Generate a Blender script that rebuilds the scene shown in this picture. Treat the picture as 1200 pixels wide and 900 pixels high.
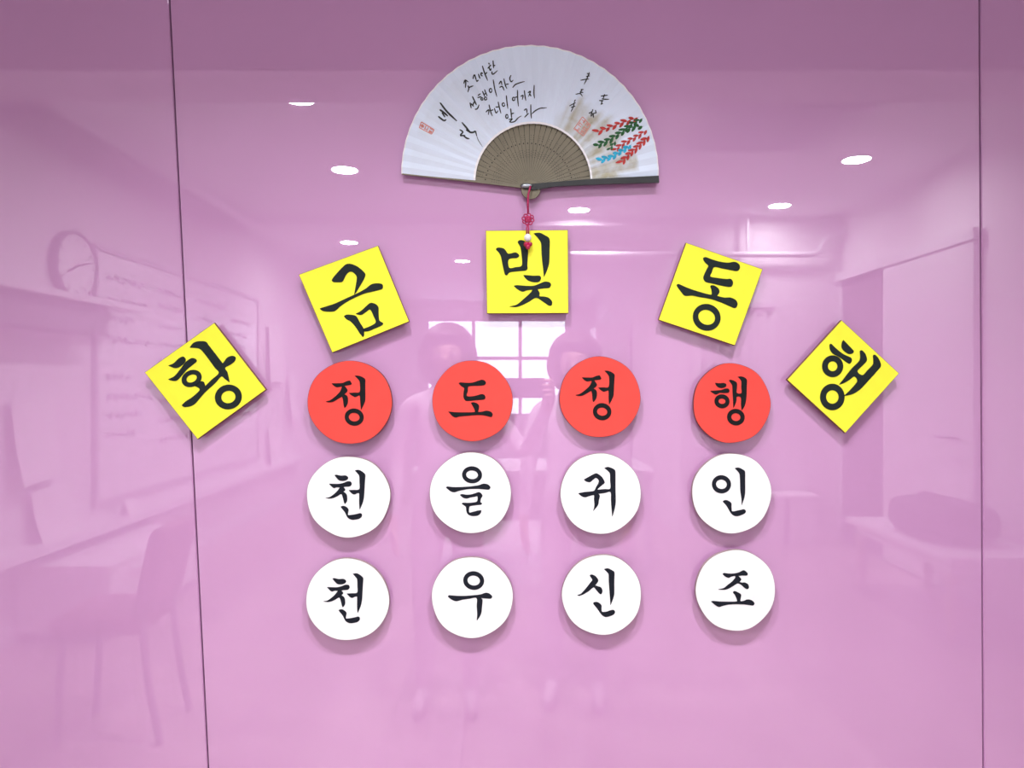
import bpy, bmesh, math, random
from mathutils import Vector, Matrix
from mathutils.geometry import tessellate_polygon

for o in list(bpy.data.objects):
    bpy.data.objects.remove(o, do_unlink=True)
SC = bpy.context.scene
COL = SC.collection
R = math.radians
PI = math.pi

# ------------------------------------------------------------------ camera, world, exposure
CAM_D, CAM_Z, FOC = 1.30, 1.34, 829.0            # distance to the panelled wall, lens height, focal length in 1200-px units
cam_data = bpy.data.cameras.new('camera')
cam_data.sensor_width = 36.0
cam_data.lens = FOC / 1200.0 * 36.0
cam_data.clip_start = 0.02
cam = bpy.data.objects.new('camera', cam_data)
cam.location = (0.0, -CAM_D, CAM_Z)
cam.rotation_euler = (R(90), 0, 0)
COL.objects.link(cam)
SC.camera = cam
SC.view_settings.view_transform = 'Standard'
SC.view_settings.look = 'None'
SC.view_settings.exposure = 0.27
SC.view_settings.gamma = 1.0
SC.view_settings.use_curve_mapping = False
LAMP_W = 20.0                                    # power of each recessed downlight
LAMP_SPREAD = 168.0
FILL_W, FILL_SPREAD = 12.5, 106.0               # the two added fill lights, out of view

world = bpy.data.worlds.new('World')
SC.world = world
world.use_nodes = True
wn = world.node_tree.nodes
bgn = wn.get('Background') or wn.new('ShaderNodeBackground')
bgn.inputs['Color'].default_value = (0.80, 0.90, 1.0, 1)
bgn.inputs['Strength'].default_value = 6.0       # overcast daylight behind the far shop window

# ------------------------------------------------------------------ helpers
def setp(o, label=None, cat=None, group=None, kind=None):
    if label: o['label'] = label
    if cat: o['category'] = cat
    if group: o['group'] = group
    if kind: o['kind'] = kind
    return o

def empty(name, loc=(0, 0, 0), rot=(0, 0, 0), parent=None):
    o = bpy.data.objects.new(name, None)
    o.empty_display_size = 0.05
    o.location = loc
    o.rotation_euler = rot
    if parent: o.parent = parent
    COL.objects.link(o)
    return o

def mesh_obj(name, verts, faces, mat, parent=None, smooth=False, fmats=None):
    me = bpy.data.meshes.new(name)
    me.from_pydata([tuple(v) for v in verts], [], faces)
    mats = mat if isinstance(mat, (list, tuple)) else [mat]
    for m in mats: me.materials.append(m)
    if fmats:
        for p, k in zip(me.polygons, fmats): p.material_index = k
    if smooth:
        for p in me.polygons: p.use_smooth = True
    me.update()
    o = bpy.data.objects.new(name, me)
    if parent: o.parent = parent
    COL.objects.link(o)
    return o

def bm_obj(name, bm, mat, parent=None, smooth=False):
    bmesh.ops.recalc_face_normals(bm, faces=bm.faces)
    me = bpy.data.meshes.new(name)
    bm.to_mesh(me); bm.free()
    for m in (mat if isinstance(mat, (list, tuple)) else [mat]): me.materials.append(m)
    if smooth:
        for p in me.polygons: p.use_smooth = True
    o = bpy.data.objects.new(name, me)
    if parent: o.parent = parent
    COL.objects.link(o)
    return o

def bbox(bm, x0, x1, y0, y1, z0, z1, bev=0.0):
    r = bmesh.ops.create_cube(bm, size=1.0)
    vs = r['verts']
    for v in vs:
        v.co = Vector(((x0 + x1) / 2 + v.co.x * (x1 - x0), (y0 + y1) / 2 + v.co.y * (y1 - y0), (z0 + z1) / 2 + v.co.z * (z1 - z0)))
    if bev > 0:
        es = list({e for v in vs for e in v.link_edges})
        bmesh.ops.bevel(bm, geom=es, offset=bev, segments=2, affect='EDGES', profile=0.6)
    return bm

def box(name, x0, x1, y0, y1, z0, z1, mat, parent=None, bev=0.0):
    return bm_obj(name, bbox(bmesh.new(), x0, x1, y0, y1, z0, z1, bev), mat, parent)

def lathe(bm, prof, segs=24, centre=(0, 0, 0), axis='Z'):
    rings = []
    for (r, h) in prof:
        ring = []
        for k in range(segs):
            a = 2 * PI * k / segs
            p = (r * math.cos(a), r * math.sin(a), h)
            if axis == 'Y': p = (p[0], p[2], p[1])
            if axis == 'X': p = (p[2], p[0], p[1])
            ring.append(bm.verts.new(Vector(p) + Vector(centre)))
        rings.append(ring)
    for a, b in zip(rings, rings[1:]):
        for k in range(segs):
            bm.faces.new((a[k], a[(k + 1) % segs], b[(k + 1) % segs], b[k]))
    bm.faces.new(rings[0]); bm.faces.new(rings[-1])
    return bm

def tube(bm, pts, r, segs=8, closed=False):
    pts = [Vector(p) for p in pts]
    n = len(pts)
    rings = []
    up = Vector((0.13, 0.97, 0.21)).normalized()
    for i, p in enumerate(pts):
        if closed: d = pts[(i + 1) % n] - pts[(i - 1) % n]
        else: d = pts[min(i + 1, n - 1)] - pts[max(i - 1, 0)]
        d.normalize()
        a = d.cross(up)
        if a.length < 1e-4: a = d.cross(Vector((1, 0, 0)))
        a.normalize(); b = d.cross(a)
        rr = r[i] if isinstance(r, (list, tuple)) else r
        rings.append([bm.verts.new(p + (a * math.cos(2 * PI * k / segs) + b * math.sin(2 * PI * k / segs)) * rr) for k in range(segs)])
    m = n if closed else n - 1
    for i in range(m):
        A, B = rings[i], rings[(i + 1) % n]
        for k in range(segs):
            bm.faces.new((A[k], A[(k + 1) % segs], B[(k + 1) % segs], B[k]))
    if not closed:
        bm.faces.new(rings[0]); bm.faces.new(rings[-1])
    return bm

def mat(name, col, rough=0.6, var=0.0, scale=20.0, bump=0.0, metal=0.0, emit=None, coat=0.0, coat_ior=1.5, spec=0.5, alpha=None):
    m = bpy.data.materials.new(name)
    m.use_nodes = True
    nt = m.node_tree
    b = nt.nodes['Principled BSDF']
    b.inputs['Base Color'].default_value = (*col, 1)
    b.inputs['Roughness'].default_value = rough
    b.inputs['Metallic'].default_value = metal
    b.inputs['Specular IOR Level'].default_value = spec
    if coat:
        b.inputs['Coat Weight'].default_value = coat
        b.inputs['Coat Roughness'].default_value = 0.0
        b.inputs['Coat IOR'].default_value = coat_ior
    if emit:
        b.inputs['Emission Color'].default_value = (*emit[0], 1)
        b.inputs['Emission Strength'].default_value = emit[1]
    if var > 0 or bump > 0:
        tc = nt.nodes.new('ShaderNodeTexCoord')
        nz = nt.nodes.new('ShaderNodeTexNoise')
        nz.inputs['Scale'].default_value = scale
        nz.inputs['Detail'].default_value = 4
        nt.links.new(tc.outputs['Object'], nz.inputs['Vector'])
        if var > 0:
            rp = nt.nodes.new('ShaderNodeValToRGB')
            rp.color_ramp.elements[0].position = 0.3
            rp.color_ramp.elements[1].position = 0.7
            rp.color_ramp.elements[0].color = (*[max(0, c * (1 - var)) for c in col], 1)
            rp.color_ramp.elements[1].color = (*[min(1, c * (1 + var)) for c in col], 1)
            nt.links.new(nz.outputs['Fac'], rp.inputs['Fac'])
            nt.links.new(rp.outputs['Color'], b.inputs['Base Color'])
        if bump > 0:
            bp = nt.nodes.new('ShaderNodeBump')
            bp.inputs['Strength'].default_value = bump
            bp.inputs['Distance'].default_value = 0.002
            nt.links.new(nz.outputs['Fac'], bp.inputs['Height'])
            nt.links.new(bp.outputs['Normal'], b.inputs['Normal'])
    return m

M = {}
M['panel'] = mat('back_painted_pink_glass', (0.615, 0.318, 0.568), 0.55, var=0.02, scale=3.0, coat=1.0, coat_ior=2.15, spec=0.0)
M['joint'] = mat('dark_joint', (0.03, 0.025, 0.03), 0.8, var=0.1)
M['bead'] = mat('clear_edge', (0.72, 0.52, 0.66), 0.2, var=0.05)
M['plaster'] = mat('white_plaster', (0.80, 0.78, 0.78), 0.8, var=0.03, scale=6, bump=0.05)
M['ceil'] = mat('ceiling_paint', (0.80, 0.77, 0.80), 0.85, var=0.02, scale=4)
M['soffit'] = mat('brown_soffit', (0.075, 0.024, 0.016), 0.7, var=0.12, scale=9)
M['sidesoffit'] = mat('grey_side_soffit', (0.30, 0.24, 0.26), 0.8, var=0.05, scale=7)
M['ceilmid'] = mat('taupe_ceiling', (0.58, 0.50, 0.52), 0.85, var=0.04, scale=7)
M['yellow'] = mat('yellow_paper', (0.93, 0.90, 0.055), 0.75, var=0.015, scale=60, bump=0.04, spec=0.2)
M['red'] = mat('red_paper', (0.86, 0.078, 0.062), 0.75, var=0.03, scale=30, bump=0.04, spec=0.2)
M['white'] = mat('white_paper', (0.90, 0.89, 0.90), 0.75, var=0.008, scale=40, bump=0.03, spec=0.2)
M['hardboard'] = mat('brown_hardboard', (0.20, 0.085, 0.055), 0.8, var=0.15, scale=80)
M['redboard'] = mat('dark_red_board', (0.22, 0.05, 0.05), 0.8, var=0.15, scale=80)
M['greyboard'] = mat('grey_board', (0.34, 0.25, 0.25), 0.8, var=0.15, scale=80)
M['foam'] = mat('foam_pad', (0.75, 0.68, 0.66), 0.9, var=0.05, scale=80)
M['ink'] = mat('slate_ink', (0.015, 0.023, 0.023), 0.7, var=0.1, scale=50, spec=0.15)
M['inkb'] = mat('blue_black_ink', (0.011, 0.013, 0.021), 0.7, var=0.1, scale=50, spec=0.15)
M['inkr'] = mat('neutral_black_ink', (0.009, 0.011, 0.012), 0.7, var=0.1, scale=50, spec=0.15)
M['black'] = mat('black_ink_edge', (0.004, 0.005, 0.005), 0.7, var=0.1, scale=50, spec=0.1)
M['brush'] = mat('brush_ink', (0.012, 0.013, 0.013), 0.6, var=0.2, scale=300)
M['seal'] = mat('seal_red', (0.72, 0.27, 0.22), 0.7, var=0.12, scale=400)
M['lred'] = mat('painted_red', (0.50, 0.035, 0.03), 0.7, var=0.35, scale=300)
M['lgreen'] = mat('painted_green', (0.012, 0.105, 0.025), 0.7, var=0.45, scale=300)
M['lcyan'] = mat('painted_cyan', (0.02, 0.40, 0.62), 0.7, var=0.3, scale=300)
M['rib'] = mat('olive_bamboo', (0.185, 0.160, 0.105), 0.55, var=0.10, scale=25)
M['ribdark'] = mat('painted_rib_shade', (0.022, 0.017, 0.010), 0.7, var=0.2, scale=60)  # shadow lines between the ribs, painted as dark strips; also the piercing dots
M['guard'] = mat('dark_guard_wood', (0.018, 0.019, 0.020), 0.35, var=0.2, scale=60)
M['rivet'] = mat('grey_metal', (0.30, 0.32, 0.35), 0.3, var=0.1, metal=0.8)
M['cord'] = mat('crimson_cord', (0.42, 0.008, 0.085), 0.5, var=0.35, scale=600)
M['beadw'] = mat('white_bead', (0.85, 0.84, 0.85), 0.2, var=0.04, scale=200)
M['beadr'] = mat('crimson_bead', (0.44, 0.006, 0.07), 0.25, var=0.3, scale=300)

# ------------------------------------------------------------------ the room
XL, XR, XS = -2.58, 2.86, 1.46                   # left wall, right wall, side wall of the deep bay
YB, YF = -4.86, -11.3                            # short back wall on the right, far shop window wall
H, HS = 2.80, 2.66                               # raised ceiling, soffit

def pxw(px, py, off=0.0):
    """a point on the panelled wall, standing off from it towards the room, from its place on a 1200 x 900 sheet"""
    s = (CAM_D - off) / FOC
    return Vector(((px - 600) * s, -off, CAM_Z - (py - 450) * s))

# wall_front : three panels of pink back-painted glass with open joints over a dark backing
wf = empty('wall_front'); setp(wf, 'glossy pink back-painted glass wall panels reflecting the room', None, None, 'structure')
def seam(poly, z):
    py = 450 - (z - CAM_Z) * FOC / CAM_D
    (a, b) = poly
    return ((a[0] + (b[0] - a[0]) * (py - a[1]) / (b[1] - a[1])) - 600) * CAM_D / FOC
SL = ((200.3, 40), (241.8, 860))
SR = ((1148.3, 40), (1152.5, 860))
g = 0.0016
def panel(name, fl, fr):
    z0, z1, t = 0.0, HS, 0.008
    bm = bmesh.new()
    co = []
    for y in (0.0, t):
        co += [(fl(z0), y, z0), (fr(z0), y, z0), (fr(z1), y, z1), (fl(z1), y, z1)]
    v = [bm.verts.new(c) for c in co]
    for f in ((0, 1, 2, 3), (4, 7, 6, 5), (0, 4, 5, 1), (1, 5, 6, 2), (2, 6, 7, 3), (3, 7, 4, 0)):
        bm.faces.new([v[i] for i in f])
    bmesh.ops.bevel(bm, geom=[e for e in bm.edges if abs(e.verts[0].co.z - e.verts[1].co.z) > 1 and e.verts[0].co.y < 0.001],
                    offset=0.0012, segments=2, affect='EDGES')
    return bm_obj('panel', bm, M['panel'], wf)
panel('panel', lambda z: XL, lambda z: seam(SL, z) - g)
panel('panel', lambda z: seam(SL, z) + g, lambda z: seam(SR, z) - g)
panel('panel', lambda z: seam(SR, z) + g, lambda z: XR)
box('backing', XL - 0.1, XR + 0.1, 0.0085, 0.10, 0, H + 0.1, M['joint'], wf)

# floor of wood-look planks
M['plank'] = mat('vinyl_plank', (0.43, 0.335, 0.305), 0.35, var=0.18, scale=5)
def floor_mat():
    m = M['plank']; nt = m.node_tree
    b = nt.nodes['Principled BSDF']
    oi = nt.nodes.new('ShaderNodeObjectInfo')
    hs = nt.nodes.new('ShaderNodeHueSaturation')
    mr = nt.nodes.new('ShaderNodeMapRange')
    mr.inputs['To Min'].default_value = 0.8; mr.inputs['To Max'].default_value = 1.15
    nt.links.new(oi.outputs['Random'], mr.inputs['Value'])
    nt.links.new(mr.outputs['Result'], hs.inputs['Value'])
    src = b.inputs['Base Color'].links[0].from_socket
    nt.links.new(src, hs.inputs['Color']); nt.links.new(hs.outputs['Color'], b.inputs['Base Color'])
floor_mat()
fl = box('floor', XL - 0.1, XR + 0.1, YF - 0.1, 0.1, -0.10, -0.004, M['joint'])
setp(fl, 'light brown wood-look plank floor', None, None, 'structure')
pw, plen = 0.30, 2.26
pm = None
x = XL; k = 0
while x < XR - 0.01:
    y = 0.0 - (0.0 if k % 2 == 0 else -1.1)
    while y > YF + 0.01:
        y1 = max(y - plen, YF); y0 = min(y, 0.0)
        if y0 - y1 > 0.05 and not (x > XS + 0.02 and y0 < YB):
            box('plank', x + 0.001, min(x + pw, XR) - 0.001, y1 + 0.001, y0 - 0.001, -0.004, 0.0, M['plank'], fl)
        y -= plen
    x += pw; k += 1

# ceiling : brown soffit along the panelled wall, a middle step, then the raised white ceiling
ce = empty('ceiling'); setp(ce, 'stepped white ceiling with brown soffit strip', None, None, 'structure')
box('soffit_strip', XL, XR, -1.68, 0.0, HS, H + 0.1, M['soffit'], ce)
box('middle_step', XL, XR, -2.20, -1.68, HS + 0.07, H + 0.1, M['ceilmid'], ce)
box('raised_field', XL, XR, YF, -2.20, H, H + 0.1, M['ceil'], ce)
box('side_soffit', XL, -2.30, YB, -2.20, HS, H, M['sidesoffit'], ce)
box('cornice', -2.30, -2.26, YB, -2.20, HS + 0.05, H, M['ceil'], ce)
box('cross_beam', XL, XS, YB - 0.22, YB, HS + 0.06, H, M['ceil'], ce)

setp(box('wall_left', XL - 0.1, XL, YF, 0.0, 0, H, M['plaster']), 'long white wall with writing board and notices', None, None, 'structure')
setp(box('wall_right', XR, XR + 0.1, YB - 0.1, 0.0, 0, H, M['plaster']), 'white wall with sliding door', None, None, 'structure')
setp(box('wall_back', XS, XR, YB - 0.1, YB, 0, H, M['plaster']), 'short white wall with vertical blind', None, None, 'structure')
setp(box('wall_side', XS, XS + 0.1, YF, YB - 0.1, 0, H, M['plaster']), 'white wall of the deep bay', None, None, 'structure')
# far wall with the shop window
wz0, wz1, wx0, wx1 = 0.75, 2.52, -1.52, 0.98
wfar = empty('wall_far'); setp(wfar, 'far white wall around the shop window', None, None, 'structure')
box('wall_pier', XL, wx0, YF - 0.12, YF, 0, H, M['plaster'], wfar)
box('wall_pier', wx1, XS + 0.1, YF - 0.12, YF, 0, H, M['plaster'], wfar)
box('wall_header', wx0, wx1, YF - 0.12, YF, wz1, H, M['plaster'], wfar)
box('wall_apron', wx0, wx1, YF - 0.12, YF, 0, wz0, M['plaster'], wfar)
M['alu'] = mat('white_aluminium', (0.75, 0.75, 0.76), 0.35, var=0.03)
gl = bpy.data.materials.new('window_glass'); gl.use_nodes = True
gb = gl.node_tree.nodes['Principled BSDF']
gb.inputs['Transmission Weight'].default_value = 1.0; gb.inputs['Roughness'].default_value = 0.02; gb.inputs['IOR'].default_value = 1.1
M['glass'] = gl
win = empty('window_1', (0, YF - 0.06, wz0)); setp(win, 'wide shop window with white frame and daylight behind', None, None, 'structure')
for i in range(4):
    xx = wx0 + (wx1 - wx0) * i / 3
    box('mullion', max(wx0, xx - 0.03), min(wx1, xx + 0.03), -0.04, 0.04, 0, wz1 - wz0, M['alu'], win)
for zz in (0, 1.02, wz1 - wz0 - 0.06):
    box('transom', wx0, wx1, -0.035, 0.035, zz, zz + 0.06, M['alu'], win)
for i in range(3):
    xa = wx0 + (wx1 - wx0) * i / 3 + 0.03; xb = wx0 + (wx1 - wx0) * (i + 1) / 3 - 0.03
    box('pane', xa, xb, -0.004, 0.004, 0.06, 1.02, M['glass'], win)
    box('pane', xa, xb, -0.004, 0.004, 1.08, wz1 - wz0 - 0.06, M['glass'], win)
setp(box('baseboard_left', XL, XL + 0.015, YF, 0.0, 0, 0.08, M['alu']), None, None, None, 'structure')
setp(box('baseboard_right', XR - 0.015, XR, -3.2, 0.0, 0, 0.08, M['alu']), None, None, None, 'structure')

# recessed downlights
M['lens'] = mat('lit_diffuser', (0.9, 0.9, 0.9), 0.5, emit=((0.93, 0.96, 1.0), 26.0))
M['rim'] = mat('white_lamp_rim', (0.82, 0.82, 0.83), 0.35, var=0.02)
def downlight(x, y, z, label, power=LAMP_W, spread=LAMP_SPREAD):
    root = empty('ceiling_downlight', (x, y, z))
    setp(root, label, 'ceiling light', 'recessed downlights in the ceiling')
    bm = bmesh.new()
    prof = [(0.088, -0.004), (0.104, -0.004), (0.106, 0.0), (0.088, 0.0)]
    segs = 32; rings = []
    for (r, h) in prof:
        rings.append([bm.verts.new((r * math.cos(2 * PI * q / segs), r * math.sin(2 * PI * q / segs), h)) for q in range(segs)])
    for a in range(4):
        A, B = rings[a], rings[(a + 1) % 4]
        for q in range(segs): bm.faces.new((A[q], A[(q + 1) % segs], B[(q + 1) % segs], B[q]))
    bm_obj('rim', bm, M['rim'], root, True)
    bm_obj('diffuser', lathe(bmesh.new(), [(0.088, -0.001), (0.088, -0.0025)], 32), M['lens'], root)
    ld = bpy.data.lights.new('downlight_beam', 'AREA')
    ld.shape = 'DISK'; ld.size = 0.17; ld.energy = power; ld.spread = R(spread); ld.color = (0.96, 0.97, 1.0)
    lo = bpy.data.objects.new('downlight_beam', ld); lo.location = (0, 0, -0.004); lo.parent = root
    COL.objects.link(lo)
for (x, y, z, lb) in ((-1.09, -2.31, H, 'round downlight tucked behind the taupe ceiling step above the chair'),
                      (-1.14, -3.52, H, 'round downlight in the raised ceiling beside the writing board'),
                      (2.24, -3.30, H, 'round downlight in the raised ceiling in front of the sliding door'),
                      (2.19, -4.49, H, 'round downlight in the raised ceiling above the two bins'),
                      (0.56, -4.63, H, 'round downlight in the raised ceiling above the white desk'),
                      (-1.68, -5.99, H, 'round downlight just behind the cross beam'),
                      (-0.59, -7.10, H, 'round downlight in the deep bay before the shop window')):
    downlight(x, y, z, lb, LAMP_W * (0.6 if x > 2 else 1.0))
# two fill lights added in the soffit, out of view, to brighten the wall's centre
for x, lb in ((-0.26, 'added unseen fill downlight in the brown soffit above the syllable cards, nearer the chair'),
              (0.36, 'added unseen fill downlight in the brown soffit above the syllable cards, nearer the bench')):
    downlight(x, -1.02, HS, lb, FILL_W, FILL_SPREAD)

# ------------------------------------------------------------------ lettered cards on the wall
def smooth_loop(pts, n=5):
    out = []; m = len(pts)
    for i in range(m):
        p0, p1, p2, p3 = (Vector(pts[(i + j) % m]) for j in (-1, 0, 1, 2))
        # corner-aware tension: sharp tips stay sharp
        def tan(a, b, c):
            u = (b - a); w = (c - b)
            if u.length < 1e-6 or w.length < 1e-6: return Vector((0, 0))
            cs = u.normalized().dot(w.normalized())
            k = 0.0 if cs < -0.2 else 0.5
            d = (c - a) * k
            lim = 1.1 * min(u.length, w.length)
            return d if d.length < lim else d.normalized() * lim
        t1, t2 = tan(p0, p1, p2), tan(p1, p2, p3)
        L = (p2 - p1).length
        if t1.length > L: t1 = t1.normalized() * L
        if t2.length > L: t2 = t2.normalized() * L
        for k in range(n):
            s = k / n
            h = ((2*s**3 - 3*s**2 + 1) * p1 + (s**3 - 2*s**2 + s) * t1 + (-2*s**3 + 3*s**2) * p2 + (s**3 - s**2) * t2)
            out.append(h)
    return out

def ell(cx, cy, rx, ry, rot=0, n=44):
    c, s = math.cos(R(rot)), math.sin(R(rot))
    return [Vector((cx + rx * math.cos(2*PI*k/n) * c - ry * math.sin(2*PI*k/n) * s,
                    cy + rx * math.cos(2*PI*k/n) * s + ry * math.sin(2*PI*k/n) * c)) for k in range(n)]

# each syllable: (crop origin x, y, scale, [closed brush contours], [rings (cx, cy, rx, ry, inner rx, inner ry, tilt)])
JEONG = [[(175,243),(250,242),(330,238),(385,215),(435,203),(452,225),(463,248),(440,262),(355,275),(385,310),(403,345),(380,378),(350,402),(390,420),(408,460),(405,530),(380,580),(362,598),(350,560),(340,480),(325,430),(260,470),(190,508),(130,515),(90,508),(150,490),(220,440),(290,370),(320,310),(318,285),(250,295),(210,275)],
         [(512,130),(560,130),(610,145),(660,180),(662,240),(662,480),(640,550),(605,622),(595,540),(585,420),(540,430),(510,438),(460,410),(430,383),(500,378),(585,365),(585,220),(555,170)]]
JEONG2 = [[(0.965*x + 8 - 0.048*(y-250), 0.985*y - 48 + 0.04*(x-450)) for (x, y) in c] for c in JEONG]
CHEON = [[(230,180),(260,175),(330,190),(410,188),(450,220),(430,255),(370,272),(310,265),(265,225)],
         [(140,322),(220,325),(300,325),(380,308),(440,285),(490,288),(508,325),(480,360),(400,368),(370,378),(395,405),(400,425),(370,455),(410,480),(430,520),(432,600),(398,650),(385,625),(365,545),(338,490),(270,525),(200,555),(140,563),(80,553),(140,545),(210,500),(270,445),(320,380),(260,378),(215,390),(170,355)],
         [(565,103),(620,95),(670,115),(720,155),(733,185),(725,300),(712,520),(690,630),(642,745),(635,640),(635,480),(600,475),(550,495),(510,475),(465,428),(540,425),(635,412),(640,300),(635,190),(600,140)],
         [(330,700),(370,688),(420,705),(455,745),(448,800),(450,838),(520,835),(600,820),(645,808),(672,820),(672,860),(630,895),(540,912),(490,905),(440,870),(400,790),(360,740)]]
CHEON2 = [[(x + 22, y + 16) for (x, y) in c] for c in CHEON]
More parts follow.
